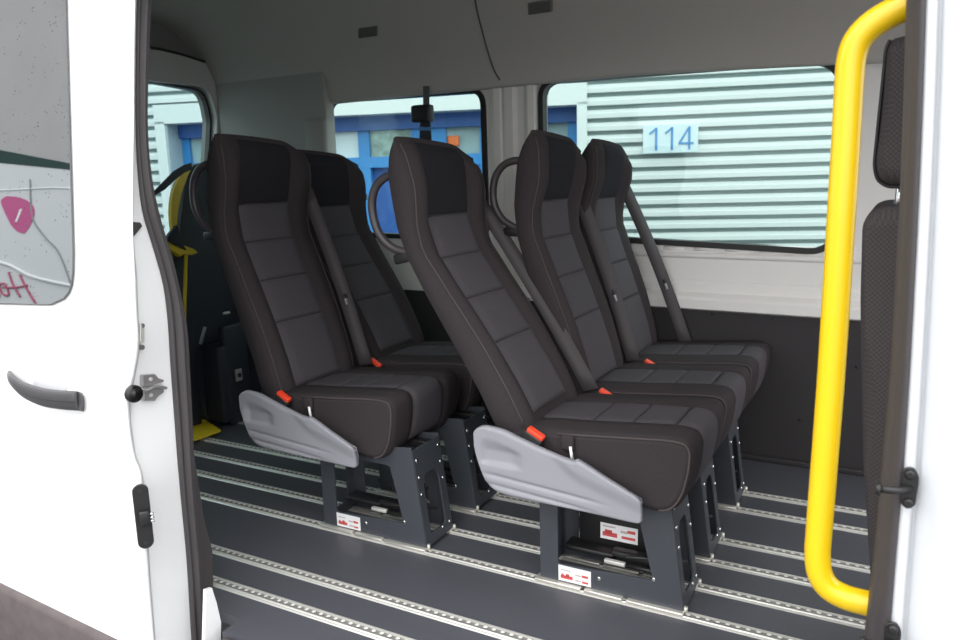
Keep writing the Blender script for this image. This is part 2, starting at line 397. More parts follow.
# white jamb surface between the door edge and the seal
edge = [(139, -60), (133, 0), (131, 120), (130.5, 200), (131, 260), (133, 310), (131, 350), (128, 400), (131, 450), (138, 480), (141, 560), (145, 640), (148, 700)]
ed = dens(edge, 6)
def at_y(poly, y):
    ys = [p[1] for p in poly]; return interp(ys, [p[0] for p in poly], y)
# dark inner trim and step end at the foot of the pillar
tr = MB(); tp = [(190, 420), (197, 470), (205, 520), (213, 550), (214, 596), (206, 603), (203, 640), (196, 640)]
tr.prism([on_x(x, y, OX-.03) for x, y in tp], (-.02, 0, 0)); struct(tr.build('trim_10', RUB, bevel=.004), 'dark trim at the foot of the pillar')
wd = MB(); wp = [(206, 590), (212, 588), (217, 604), (221, 622), (221, 641), (204, 660)]
wd.prism([on_x(x, y, OX+.10) for x, y in wp], (-.01, 0, 0)); struct(wd.build('trim_11', WHITE), 'white foot of the pillar')
# entry step, dark
st = MB(); st.rbox((-1.04, -.68, -.06), (.42, -.602, -.006), .012, 3); struct(st.build('trim_12', CLAD), 'dark entry step edge')

# ---- B pillar at the right with its seal
BX = .44
so_ = [(940, -300), (930, -60), (926, 0), (924, 60), (921, 140), (916, 250), (909, 380), (903, 470), (897, 540), (889, 640), (885, 690), (866, 950)]
si_ = [(917, -300), (909, -60), (906, 0), (904.5, 60), (902, 140), (897, 250), (889, 380), (881, 470), (873, 560), (864, 640), (860, 690), (838, 950)]
oo2, ii2 = dens(so_), dens(si_)
BYF = -.60
se = MB(); secs = []
for (a, b), (c, e) in zip(oo2, ii2):
    A = Vector(on_y(a, b, BYF)); B = Vector(on_y(c, e, BYF+.05)); w = B-A; q = []
    for t, h in ((0, .03), (0, .0), (.1, -.008), (.3, -.012), (.5, -.013), (.62, -.008), (.68, -.009), (.85, -.012), (.97, -.004), (1, .01), (1, .05)):
        q.append(tuple(A+w*t+Vector((0, h, 0))))
    secs.append(q)
se.loft(secs); so2 = se.build('door_seal', RUB); tag(so2, 'dark rubber seal running down the front edge of the opening beside the yellow rail', 'door seal', 'rubber seals of the door opening')
bp_ = MB(); rows = []
for y in np.linspace(-300, 950, 60):
    a = at_y(oo2, y)-3; row = []
    for dx, dy in ((0, .012), (6, .0), (13, -.002), (16, .016), (21, .016), (25, -.008), (33, -.008), (38, -.016), (60, -.022), (110, -.035), (260, -.05), (380, -.05)):
        p = Vector(on_y(a+dx, y, BYF)); p.y += dy; row.append(tuple(p))
    rows.append(row)
nn = len(rows[0]); bp_.add([v for r0 in rows for v in r0], [(j*nn+i, j*nn+i+1, (j+1)*nn+i+1, (j+1)*nn+i) for j in range(len(rows)-1) for i in range(nn-1)], 0, True)
pob = bp_.build('wall_front_pillar', mat('pillar_paint_shaded', (.64, .66, .685, 1), .3, coat=.4), recalc=False); struct(pob, 'white painted pillar in front of the opening')  # same white body paint, greyed to carry the pillar's soft shading
sd = pob.modifiers.new('thick', 'SOLIDIFY'); sd.thickness = .002; sd.offset = 0
# inner side of that pillar and the cab side, keeps light out
ib = MB(); ib.box((.50, -.53, -.05), (1.7, -.5, .80)); ib.box((.50, -.53, .80), (.62, -.5, 1.75)); struct(ib.build('wall_near_front', WHITEI), 'near side wall of the cab')
ub = MB(); ub.box((-3.0, -.60, 1.66), (1.7, -.5, 2.0)); struct(ub.build('trim_13', WHITE), 'white roof rail over the opening')
# door strikers on the B pillar
def striker(cx, cy, lab):
    c = Vector(on_y(cx, cy, BYF-.012)); t = empty('door_striker', c, lab, 'door striker', 'striker pins on the front pillar')
    q = MB(); q.prism([(c.x+x, c.y, c.z+z) for x, z in round_poly([(-.012, .028), (.004, .034), (.012, .02), (.010, -.026), (.0, -.034), (-.010, -.026)], .008, 3)], (0, -.006, 0)); q.build('plate', BLK, t, bevel=.002)
    q = MB(); q.tube([(c.x+.002, c.y-.004, c.z), (c.x-.016, c.y-.02, c.z-.001), (c.x-.040, c.y-.026, c.z)], .0058, 10); q.tube([(c.x-.036, c.y-.026, c.z), (c.x-.043, c.y-.026, c.z)], .009, 12); q.build('pin', BLK, t)
    for dz in (.022, -.022):
        q = MB(); q.cyl((c.x, c.y-.005, c.z+dz), (0, -1, 0), .0075, .007, 8, bev=.003); q.build('bolt', BLK, t)
striker(909, 487, 'small black striker pin half way up the white front pillar')
striker(892, 640, 'black striker at the lower edge of the photo on the white front pillar')

# ================================================================== SLIDING DOOR
DZ = [2.2, 1.75, 1.57, 1.11, .83, .6, .3, -.05, -.5][::-1]; DY = [-.56, -.585, -.60, -.655, -.69, -.725, -.738, -.735, -.70][::-1]
def door_y(z): return interp(DZ, DY, z)
def on_door(x, y, off=0.):
    z = .7
    for _ in range(25): z = on_y(x, y, door_y(z)-off)[2]
    p = on_y(x, y, door_y(z)-off); return p
dr = empty('sliding_door', (-1.6, -.7, .3), 'white sliding van door pushed open at the left, with rainy window and dark handle', 'sliding door')
# skin : rows of points from the shaped front edge back to beyond the frame
oe = [(139, -60), (133.5, 0), (132, 120), (131, 230), (132, 300), (134, 345), (130, 375), (125, 400), (126, 430), (131, 460), (137, 476), (141, 520), (145, 580), (150, 640), (155, 700)]
oed = dens(oe, 5)
rows = []
for y in np.linspace(-60, 700, 90):
    e = at_y(oed, y); row = []
    P0 = Vector(on_door(e, y))
    # return flange round the edge, then the skin
    z = P0.z; crease = lambda X, z: .010*math.exp(-((z-.47)/.05)**2)-.008*math.exp(-((z-.36)/.07)**2)
    fd = .006+.010*sstep(225, 290, y)
    pts = [(P0.x-.002, P0.y+fd), (P0.x, P0.y+min(.006, fd*.6)), (P0.x-.002, P0.y+.002), (P0.x-.010, P0.y)]
    for X, Yv in pts: row.append((X, Yv, z))
    for k in range(1, 14):
        X = P0.x-.010-(P0.x-.01+2.4)*(k/13)**1.3; row.append((X, door_y(z)+crease(X, z)*sstep(0, .12, P0.x-X), z))
    rows.append(row)
nn = len(rows[0]); sk = MB(); sk.add([v for r0 in rows for v in r0], [(j*nn+i, j*nn+i+1, (j+1)*nn+i+1, (j+1)*nn+i) for j in range(len(rows)-1) for i in range(nn-1)], 0, True)
skin = sk.build('door_skin', WHITE, dr, recalc=False)
sd = skin.modifiers.new('thick', 'SOLIDIFY'); sd.thickness = .002; sd.offset = 0
q = MB(); q.rbox((-2.35, -.66, -.42), (-1.24, -.645, .75), .006, 2); q.build('inner_panel', WHITE, dr)
# white jamb surface between the door edge and the seal
jm = MB(); ys_ = np.linspace(-60, 690, 60); 
def jrow(y):
    X0 = Vector(on_door(at_y(oed, y), y)).x-.009; a = at_y(oed, y)-1; b = at_y(oo, y)+3; row = []
    for k in range(9):
        t = k/8; X = X0+(-1.186-X0)*t
        p = Vector(on_x(a+(b-a)*t, y, X)); row.append(tuple(p))
    return row
rows = [jrow(y) for y in ys_]
jm.add([v for r0 in rows for v in r0], [(j*9+i, j*9+i+1, (j+1)*9+i+1, (j+1)*9+i) for j in range(len(rows)-1) for i in range(8)], 0, True)
struct(jm.build('trim_9', WHITE, recalc=False), 'white painted jamb at the rear of the door opening')
# window pane
wp = [(-75, -40), (64, -40), (67, 60), (70, 160), (72.5, 250), (72, 285), (66, 300), (54, 305.5), (20, 303.5), (-75, 299)]
wp3 = dens(wp+[wp[0]], 6)[:-1]
gl = MB(); pv = [Vector(on_door(x, y, .004)) for x, y in wp3]
def strip_pane(mb, x0f, y0, y1, off, n=16):
    rws = []
    for j in range(n+1):
        y = y0+(y1-y0)*j/n; xr = x0f(y); rws.append([on_door(-75+(xr+75)*k/10, y+(k/10-1)*0, off) for k in range(11)])
    mb.add([v for r0 in rws for v in r0], [(j*11+i, j*11+i+1, (j+1)*11+i+1, (j+1)*11+i) for j in range(n) for i in range(10)], 0, True)
def right_edge(y, g=0):
    ys = [-60, 60, 160, 250, 270, 285, 294, 300, 304.5]; xs = [63.5, 67, 70, 72.7, 72.6, 71, 67.5, 62, 50]
    return interp(ys, xs, y)
strip_pane(gl, right_edge, -60, 304.5, .006, 60); gl.build('window_pane', DGL, dr, recalc=False)
gk = MB(); gp = [on_door(right_edge(y)+.6, y, .006) for y in np.linspace(-60, 304.5, 60)]+[on_door(x, 304.8-(50-x)*.03, .006) for x in (40, 20, 0, -40, -75)]
gk.tube(gp, .0022, 6); gk.build('window_gasket', mat('pane_edge', (.10, .10, .105, 1), .5), dr)
# handle and its recess cup
rc = MB(); cpt = [on_door(50+17*cos(t), 385+17*sin(t), .002) for t in np.linspace(0, 2*math.pi, 25)[:-1]]
rc.add(cpt+[on_door(50, 385, .0022)], [(k, (k+1) % 24, 24) for k in range(24)], 0, True); rc.build('handle_recess', mat('recess_shade', (.60, .61, .625, 1), .35), dr, recalc=False)  # flat disc whose grey paints in the shade of the hollow
hd = MB(); hp = [(10, 377, .004), (13, 381, .024), (24, 390, .034), (42, 397, .038), (62, 400, .036), (77, 401, .028), (82, 402, .006)]
hv = catmull([Vector(on_door(x, y, o)) for x, y, o in hp], 6); k = len(hv)
secs = []
for i, p in enumerate(hv):
    t = i/(k-1); hh = .019+.006*sstep(.1, .5, t); a = []
    for q in range(12):
        th = 2*math.pi*q/12; a.append((p.x, p.y+.008*cos(th), p.z+hh*sin(th)))
    secs.append(a)
hd.loft(secs); han = hd.build('handle', mat('handle_dark', (.05, .048, .052, 1), .45), dr, bevel=None)
gr = MB(); gr.tube([(p.x, p.y-.0085, p.z) for p in hv[8:-5]], .0014, 5); gr.build('handle_groove', BLK, han)
# grey sill cladding along the bottom
cl = MB(); rws = []
for k in range(25):
    x = -420+580*k/24; ytop = 582+(x)*.485; top = Vector(on_door(x, ytop, .0)); row = [(top.x, top.y+.001, top.z), (top.x, top.y-.012, top.z-.004), (top.x, top.y-.016, top.z-.02), (top.x, top.y-.016, top.z-.22), (top.x, top.y-.002, top.z-.25)]
    rws.append(row)
cl.add([v for r0 in rws for v in r0], [(j*5+i, j*5+i+1, (j+1)*5+i+1, (j+1)*5+i) for j in range(24) for i in range(4)], 0, True)
cl.build('sill_cladding', CLAD, dr, recalc=False)
# fittings on the leading edge
def edge_pt(x, y, X=None): return Vector(on_x(x, y, X if X else -1.20))
bx = Vector(on_door(131, 394)); b0 = Vector((bx.x+.004, bx.y+.004, bx.z)); vdir = (Vector(CAM)-b0).normalized()
q = MB(); ax = Vector((.97, -.10, .05)).normalized()
q.tube([b0-ax*.004, b0+ax*.006, b0+ax*.009, b0+ax*.004], [.021, .021, .016, .009], 20); q.build('rubber_buffer', BLK, dr)
ct_ = Vector(on_door(143, 516)); Cx = ct_.x+.004
fp = MB(); cc = Vector(on_x(143, 516, Cx))
dirz = Vector((0, 0, 1)); diry = Vector((.55, .83, 0)).normalized(); nrm = Vector((.83, -.55, 0)).normalized()
def oval(c, w, h): return [tuple(Vector(c)+diry*a+dirz*b) for a, b in rrect(-w/2, -h/2, w/2, h/2, w*.49, 6)]
fp.prism(oval(cc, .036, .165), tuple(nrm*.006)); fit = fp.build('contact_plate', BLK, dr, bevel=.003)
c2 = cc+nrm*.006+diry*.003
q = MB(); q.rbox((-.012, 0, -.020), (.012, .016, .018), .004, 2, M=Matrix.Translation(c2) @ Matrix(((diry.x, nrm.x, 0), (diry.y, nrm.y, 0), (0, 0, 1))).to_4x4()); q.build('connector_block', BLK, fit)
for dz in (-.009, 0, .009):
    q = MB(); q.cyl(c2+Vector((0, 0, dz))+nrm*.012+diry*.011, diry+nrm*.3, .003, .009, 8); q.build('contact_pin', CHROME, fit)
for dz in (-.066, .066):
    q = MB(); q.cyl(cc+nrm*.005+Vector((0, 0, dz)), nrm, .005, .003, 10); q.build('screw', mat('screw_grey', (.05, .05, .055, 1), .3, .6), fit)
# latch : two bright plates with a hook, between door edge and seal
lt = empty('door_latch', on_x(152, 387, -1.175), 'bright steel latch plate on the white jamb beside the round black buffer', 'latch')
def jam_x(x, y):
    X0 = Vector(on_door(at_y(oed, y), y)).x-.009; a = at_y(oed, y)-1; b = at_y(oo, y)+3; return X0+(-1.186-X0)*(x-a)/(b-a)
def lp(x, y, o=0.): p = Vector(on_x(x, y, jam_x(x, y)+.002+o)); return p
q = MB(); q.prism([lp(x, y) for x, y in ((140, 374.5), (152, 373.5), (156, 378), (161, 379.5), (161, 381.5), (154, 383), (147, 386), (140, 386))], (.012, 0, 0)); q.build('plate', LATCH, lt, bevel=.002)
q = MB(); q.prism([lp(x, y) for x, y in ((141, 388), (149, 388.5), (155, 386), (161, 385), (161, 392), (155, 396), (152, 400.5), (141, 400.5))], (.012, 0, 0)); q.build('plate', LATCH, lt, bevel=.002)
q = MB(); q.tube(catmull([lp(141, 389, .016), lp(147, 390, .02), (lp(153, 387.5, .02)), lp(160, 387, .016), lp(166, 388, .012)], 5), .0042, 10); q.build('hook', LATCH, lt)
for x, y in ((150, 379), (150.5, 395)):
    q = MB(); q.cyl(lp(x, y, .011), (1, 0, 0), .005, .004, 8); q.build('bolt', ALU, lt)
ro = empty('door_roller', on_x(139, 333, -1.18), 'small metal roller bracket on the jamb above the latch', 'roller bracket')
q = MB(); q.prism([lp(x, y) for x, y in ((137.5, 323), (142, 323), (142, 342), (137.5, 342))], (.010, 0, 0)); q.build('bracket', ALU, ro, bevel=.002)
for y in (325.5, 347):
    q = MB(); q.cyl(lp(139.5, y, -.002), (1, 0, 0), .006, .012, 10); q.build('roller', mat('roller_grey', (.2, .2, .2, 1), .4, .7), ro)
# dark corner wedge at the belt line of the jamb
wg = MB(); wg.prism([tuple(lp(x, y)) for x, y in ((133, 222), (139.5, 222.5), (141.5, 226), (133.5, 236))], (.003, 0, 0)); struct(wg.build('trim_14', RUB), 'dark rubber corner on the jamb')
# fuel flap rail recess above the roller
# ================================================================== FLOOR TRACKS
TY = [-.427, -.285, 0, .158, .316, .466, .723, .875]
names = ['bright aluminium floor track nearest the door sill', 'second aluminium floor track in from the door sill',
         'floor track under the near legs of the two aisle seats', 'floor track under the far legs of the two aisle seats',
         'floor track under the near legs of the middle seats', 'floor track under the far legs of the middle seats',
         'floor track under the near legs of the window seat', 'floor track farthest from the door, along the black wall board']
PI4 = math.pi/4
def make_track(Y, lab):
    x0, x1 = -2.55, 1.2; mb = MB(); w = .023; sl = .0095
    for sg in (-1, 1):   # flanges with a raised lip
        a = [(sg*sl, .0015), (sg*sl, .0055), (sg*(sl+.0035), .0062), (sg*(sl+.006), .0035), (sg*(w-.004), .003), (sg*w, .0005)]
        mb.add([(X, Y+y, z) for X in (x0, x1) for y, z in a], [(i, i+1, 6+i+1, 6+i) for i in range(5)])
    mb.add([(x0, Y-sl, .0012), (x1, Y-sl, .0012), (x1, Y+sl, .0012), (x0, Y+sl, .0012)], [(0, 1, 2, 3)], 1)
    X = x0+.01
    while X < x1-.01:    # teeth between the round openings
        mb.add([(X+.0062*cos(k*PI4), Y+.0058*sin(k*PI4), .0058) for k in range(8)], [tuple(range(8))], 2)
        X += .025
    o = mb.build('floor_track', ALU, None, [ALUD, mat('track_teeth', (.9, .89, .85, 1), .3, .2)])
    tag(o, lab, 'floor track', 'aluminium tracks set in the van floor')
for Y, l in zip(TY, names): make_track(Y, l)

# ================================================================== PASSENGER SEATS
# side profile of the unreclined back: (z, rear edge x, front edge x)
BZ = [.40, .466, .56, .66, .765, .87, .967, 1.067, 1.15, 1.215, 1.27, 1.302]
BR = [-.545, -.556, -.577, -.606, -.640, -.672, -.697, -.707, -.705, -.700, -.675, -.640]
BF = [-.405, -.412, -.440, -.477, -.520, -.566, -.604, -.618, -.600, -.588, -.585, -.600]
W0, W1 = -.040, .372   # seat width range in y
YC = (W0+W1)/2
PIV = Vector((-.52, 0, .42))
IY0, IY1 = YC-.132, YC+.104
IYC = (IY0+IY1)/2

def make_seat(loc, recline, bx, pedy, cover, label, tongue=True, belt=True, bdy=0., bdx=0., kdx=0., low=0., ctrl=False):
    root = empty('passenger_seat', (0, 0, 0), label, 'seat', 'dark fabric passenger seats')
    ca, sa = cos(R(recline)), sin(R(recline))
    def T(x, y, z):
        z = z-low*min(1, max(0, (z-.5)/.75)); dx, dz = x-PIV.x, z-PIV.z
        return (PIV.x+dx*ca-dz*sa+bx, y, PIV.z+dx*sa+dz*ca)
    # ---- backrest
    NS = 44; secs = []; zz = np.linspace(BZ[0], BZ[-1], NS)
    drop = lambda y, z: -.026*sstep(1.16, 1.30, z)*min(1, max(0, (y-W0)/(W1-W0)))**1.3-.03*sstep(1.2, 1.30, z)*sstep(.70, 1.0, (y-W0)/(W1-W0))
    def wid(z): return interp([.4, .5, .75, .98, 1.06, 1.2, 1.26, 1.29, 1.302], [.395, .41, .42, .425, .43, .434, .434, .432, .428], z)
    def bol(z): return interp([.4, .5, .7, .9, 1.0, 1.08, 1.16, 1.24, 1.302], [.012, .020, .026, .024, .018, .032, .036, .020, .004], z)
    def front(y, z):
        a = abs(y-YC); w = wid(z)/2; b = bol(z)*sstep(-.012, .036, max(IY0-y, y-IY1))
        e = 1-(min(1, a/w))**7; th = interp(BZ, BF, z)-interp(BZ, BR, z)
        return interp(BZ, BF, z)-.018+b-(1-e)*th*.30
    def rear(y, z):
        a = abs(y-YC); w = wid(z)/2; e = (1-(min(1, a/w))**5)
        th = interp(BZ, BF, z)-interp(BZ, BR, z); return interp(BZ, BR, z)+(1-e)*th*.26
    for z in zz:
        w = wid(z)/2; ts = np.sin(np.linspace(-math.pi/2, math.pi/2, 31)); q = []
        for t in ts: y = YC+t*w; q.append(T(front(y, z), y, z+drop(y, z)))
        for t in ts[::-1][1:-1]: y = YC+t*w; q.append(T(rear(y, z), y, z+drop(y, z)))
        secs.append(q)
    # rounded crown
    for f_, dz in ((.92, .006), (.7, .011), (.3, .014)):
        c = Vector((0, 0, 0)); z = BZ[-1]; w = wid(z)/2*(.965+.035*f_); q = []
        mid = (interp(BZ, BF, z)+interp(BZ, BR, z))/2
        for t in ts: y = YC+t*w; q.append(T(mid+(front(y, z)-mid)*f_, y, z+dz*(1-.3*t*t)+drop(y, z)))
        for t in ts[::-1][1:-1]: y = YC+t*w; q.append(T(mid+(rear(y, z)-mid)*f_, y, z+dz*(1-.3*t*t)+drop(y, z)))
        secs.append(q)
    mb = MB(); mb.loft(secs); back = mb.build('backrest', FAB, root)
    # centre pads with quilted seams
    seams = [.47, .685, .825, .955, 1.082]
    cp = MB()
    def pad(u, v, z0, z1, lift, tops=False):
        z = z0+(z1-z0)*v; wv = 1.0
        y = IYC+(u-.5)*(IY1-IY0)*wv
        e = (1-abs(2*u-1)**10)*(1-abs(2*v-1)**12)
        return T(front(y, z)+.0012+lift*max(0, e)**.6, y, z+drop(y, z))
    for a, b in zip(seams[:-1], seams[1:]): cp.grid(lambda u, v: pad(u, v, a, b, .012), 14, 24)
    for zc in seams[1:]: cp.tube([T(front(y, zc)+.0015, y, zc+drop(y, zc)) for y in np.linspace(IY0+.004, IY1-.004, 12)], .0034, 6, 1)
    cp.build('centre_panel', INS, back, [SEAM], recalc=False)
    hp_ = MB(); hp_.grid(lambda u, v: pad(u, v, 1.084, 1.30, .006), 14, 18); hp_.build('head_panel', HEADF, back, recalc=False)
    # piping down both sides
    for sg in (-1, 1):
        pts = []
        for z in np.linspace(.44, 1.29, 30):
            y = YC+sg*(wid(z)/2*.94); pts.append(T(front(y, z)+.0008, y+sg*.001, z+drop(y, z)))
        q = MB(); q.tube(pts, .0022, 6); q.build('piping', PIPE, back)
    # ring shaped grab handle behind the shoulder
    hy = W0+.012
    pts = catmull([Vector(T(x, hy, z)) for x, z in ((-.665, 1.215), (-.70, 1.215), (-.735, 1.20), (-.762, 1.165), (-.772, 1.115), (-.765, 1.065), (-.735, 1.02), (-.69, .995), (-.665, .995))], 6)
    q = MB(); q.tube(pts, .0125, 12); h = q.build('grab_handle', mat('handle_charcoal', (.045, .038, .042, 1), .4), root)
    q = MB(); q.rbox((-.73, hy-.012, .965), (-.65, hy+.012, .995), .006, 2)
    q.v = [T(*v) for v in q.v]; q.build('handle_bracket', BLK, h)
    # ---- cushion: side outline lofted across the width
    prof = [(-.50, .452), (-.40, .468), (-.28, .476), (-.16, .486), (-.06, .494), (-.015, .494), (.008, .486), (.019, .468), (.021, .445), (.016, .40), (.002, .345), (-.022, .306), (-.055, .290), (-.10, .290), (-.30, .300), (-.46, .315), (-.505, .34), (-.515, .40)]
    cur = [(p.x, p.y) for p in catmull([Vector(p) for p in prof+[prof[0]]], 4)][:-1]
    cx = sum(p[0] for p in cur)/len(cur); cz = sum(p[1] for p in cur)/len(cur)
    secs = []
    for y, ins in ((W0, .020), (W0+.004, .010), (W0+.012, .003), (W0+.024, 0), (W0+.08, -.001), (YC-.1, -.002), (YC-.092, .006), (YC+.092, .006), (YC+.1, -.002), (W1-.08, -.001), (W1-.024, 0), (W1-.012, .003), (W1-.004, .010), (W1, .020)):
        pp = inset(cur, ins); secs.append([(x+bx, y, z) for x, z in pp])
    mb = MB(); mb.loft(secs); cush = mb.build('seat_cushion', FAB, root)
    # centre panel over the top and down the nose, with seams
    top = cur[2:43]; L = [0]
    for a, b in zip(top[:-1], top[1:]): L.append(L[-1]+math.hypot(b[0]-a[0], b[1]-a[1]))
    tot = L[-1]
    def onprof(s, off):
        x = interp(L, [p[0] for p in top], s); z = interp(L, [p[1] for p in top], s)
        x2 = interp(L, [p[0] for p in top], min(tot, s+.004)); z2 = interp(L, [p[1] for p in top], min(tot, s+.004))
        x1 = interp(L, [p[0] for p in top], max(0, s-.004)); z1 = interp(L, [p[1] for p in top], max(0, s-.004))
        l = math.hypot(x2-x1, z2-z1) or 1; nx, nz = -(z2-z1)/l, (x2-x1)/l
        return x+nx*off+bx, z+nz*off
    cuts = [.0, .17, .285, .40, tot]
    cp = MB()
    for a, b in zip(cuts[:-1], cuts[1:]):
        def f(u, v, a=a, b=b):
            s = a+(b-a)*v; e = (1-abs(2*u-1)**10)*(1-abs(2*v-1)**(14 if b < tot else 30)); x, z = onprof(s, -.0065+.0095*max(0, e)**.7); 
            # shaped outline: the panel is a little waisted
            yy = YC+(u-.5)*(.188+.018*cos((s-.2)*14)); return (x, yy, z)
        cp.grid(f, 14, 24)
    for c_ in cuts[1:-1]:
        x, z = onprof(c_, -.004); cp.tube([(x, y, z) for y in np.linspace(YC-.085, YC+.085, 8)], .0034, 6, 1)
    cp.build('cushion_panel', INS, cush, [SEAM], recalc=False)
    for y, sg in ((W0, -1), (W1, 1)):
        pp = inset(cur, .0085)[6:50]; q = MB(); q.tube([(x+bx, y-sg*.0025, z) for x, z in pp], .003, 6); q.build('piping', PIPE, cush)
    # ---- belt
    a, b = Vector(T(-.648, W1+.022, 1.125)), Vector((-.405+bx, W1+.018, .468)); q = MB(); rws = []
    a = a+Vector((bdx*.3, bdy, 0)); b = b+Vector((bdx, bdy, 0))
    if not belt: a = a+Vector((-.12, 0, 0)); b = b+Vector((-.12, 0, 0))
    for k in range(13):
        t = k/12; p = a.lerp(b, t)+Vector((.012*sin(math.pi*t), 0, 0)); rws += [(p.x-.021, p.y-.012, p.z-.004), (p.x+.021, p.y+.012, p.z+.004)]
    q.add(rws, [(2*k, 2*k+1, 2*k+3, 2*k+2) for k in range(12)], 0, True); bl = q.build('seat_belt', BELT, root, recalc=False)
    sd = bl.modifiers.new('thick', 'SOLIDIFY'); sd.thickness = .003
    p = Vector(T(-.645, W1+.01, 1.12)); q = MB(); q.rbox((p.x-.05, p.y-.02, p.z-.02), (p.x+.008, p.y+.04, p.z+.012), .008, 2); q.build('belt_guide', BLK, bl)
    if tongue:
        p = a.lerp(b, .635)+Vector((.014, 0, 0)); q = MB()
        q.rbox((-.005, -.012, -.016), (.004, .018, .012), .003, 2, M=Matrix.Translation(p) @ Matrix.Rotation(R(-18), 4, 'Y')); tg = q.build('belt_tongue', mat('tongue_steel', (.30, .31, .31, 1), .35, .6), bl)
        q = MB(); q.rbox((-.004, -.016, .010), (.006, .022, .028), .004, 2, M=Matrix.Translation(p) @ Matrix.Rotation(R(-18), 4, 'Y')); q.build('tongue_grip', BLK, bl)
    # ---- buckle on the near side
    Mb = Matrix.Translation((-.398+bx+kdx, W0-.026, .454)) @ Matrix.Rotation(R(28), 4, 'Y') @ Matrix.Rotation(R(8), 4, 'X')
    q = MB(); q.rbox((-.028, -.014, -.035), (.030, .014, .012), .005, 2, M=Mb); bu = q.build('buckle', BLK, root)
    q = MB(); q.rbox((-.024, -.0105, .006), (.028, .0105, .0225), .004, 2, M=Mb); q.build('release_button', RED, bu)
    # lever with white tip and strap loop
    if cover:
        q = MB(); q.rbox((-.325+bx, W0-.014, .425), (-.288+bx, W0-.002, .468), .008, 2, M=None); lv = q.build('recline_strap', FAB, root)
        q = MB(); q.tube([(-.295+bx, W0-.018, .440), (-.288+bx, W0-.019, .398)], .0042, 8); q.build('lever_tip', STK, lv)
        # grey moulded side cover
        tops = [(-.588, .445), (-.580, .462), (-.560, .473), (-.534, .475), (-.49, .470), (-.441, .455), (-.36, .432), (-.281, .419), (-.26, .421), (-.19, .389), (-.125, .360), (-.100, .348), (-.090, .336)]
        bots = [(-.586, .425), (-.582, .395), (-.573, .36), (-.560, .325), (-.545, .302), (-.507, .283), (-.43, .279), (-.33, .277), (-.25, .276), (-.18, .275), (-.125, .274), (-.100, .275), (-.090, .284)]
        tc_ = catmull([Vector(p) for p in tops], 6); bc_ = catmull([Vector(p) for p in bots], 6); nU = len(tc_)-1; nV = 26
        def cv(u, v):
            i = u*nU; i0 = min(nU-1, int(i)); t = tc_[i0].lerp(tc_[i0+1], i-i0); b_ = bc_[i0].lerp(bc_[i0+1], i-i0); p = b_.lerp(t, v)
            edge_ = min(1, min(u, 1-u)*26, min(v, 1-v)*13); bulge = .013*math.sqrt(max(0, 1-(1-edge_)**2))
            x, z = p.x, p.y
            g = 0
            # hand-grip hollow at the rear, sloping grooves, raised front facet
            dx, dz = x+.515, z-.405
            zl = .385+(-.385-x)*.10
            if -.575 < x < -.43: g -= .012*sstep(-.575, -.545, x)*sstep(-.425, -.47, x)*sstep(.362, .375, z)*sstep(.445-.35*max(0, x+.52), .40, z)
            for c0, dd in ((.340, .006), (.312, .005)):
                zc = c0-.075*(x+.58); g -= dd*math.exp(-((z-zc)/.0045)**2)*sstep(-.57, -.52, x)*sstep(-.16, -.30, x)
            g += .008*sstep(-.30, -.245, x+(z-.36)*.9)*sstep(.300, .345, z+(x+.1)*.30)
            return (-.09+(x+.09)*.967+bx, W0-.040-bulge-g, z)
        q = MB(); q.grid(cv, 96, 40); cov = q.build('side_cover', GREYP, root, recalc=False)
        sd = cov.modifiers.new('thick', 'SOLIDIFY'); sd.thickness = .022; sd.offset = -1
    # ---- pedestal
    for side, y in (('near', pedy), ('far', pedy+.156)):
        mb = MB()
        hole = round_poly([(-.357, .066), (-.084, .080), (-.128, .265), (-.357, .265)], .010, 3)
        mb.holed(round_poly([(-.412, .012), (-.002, .012), (-.045, .335), (-.412, .300)], .006, 3), [hole], (0, y, 0), (1, 0, 0), (0, 0, 1), .007)
        ped = mb.build('pedestal_plate', STEEL, root, bevel=.0015)
        q = MB(); q.rbox((-.425, y-.018, .004), (-.285, y+.018, .0135), .003, 2); q.rbox((-.275, y-.019, .003), (-.165, y+.019, .0145), .003, 2); q.rbox((-.155, y-.018, .004), (.0, y+.018, .0135), .003, 2)
        q.cyl((.002, y+.004, .004), (0, 0, 1), .0055, .020, 8); q.build('foot_rail', mat('foot_rail_alu', (.72, .70, .64, 1), .4, .7), ped)
        if side == 'near':
            q = MB(); q.box((-.355, y-.0052, .018), (-.258, y-.0036, .064)); 
            for k, (x0, x1, z0, z1, mi) in enumerate(((-.348, -.312, .026, .036, 1), (-.345, -.339, .034, .040, 1), (-.332, -.322, .034, .041, 1), (-.304, -.287, .042, .046, 2), (-.285, -.266, .041, .048, 1), (-.304, -.286, .026, .030, 2), (-.284, -.266, .024, .030, 1), (-.348, -.318, .050, .053, 2))):
                q.box((x0, y-.0056, z0), (x1, y-.0050, z1), mi)
            if cover: q.build('warning_sticker', STK, ped, [STKR, STKP])
            bs = [(-.235, .050), (-.082, .085)]
            for x, z in bs:
                q = MB(); q.cyl((x, y-.003, z), (0, -1, 0), .0062, .004, 10, bev=.002); q.build('bolt', CHROME, ped)
        else:
            for x, z in ((-.29, .13), (-.24, .11), (-.12, .15), (-.09, .14)):
                q = MB(); q.cyl((x, y-.003, z), (0, -1, 0), .005, .004, 8); q.build('bolt', CHROME, ped)
    # front and rear portal frames with a tall opening
    y0, y1 = pedy, pedy+.156
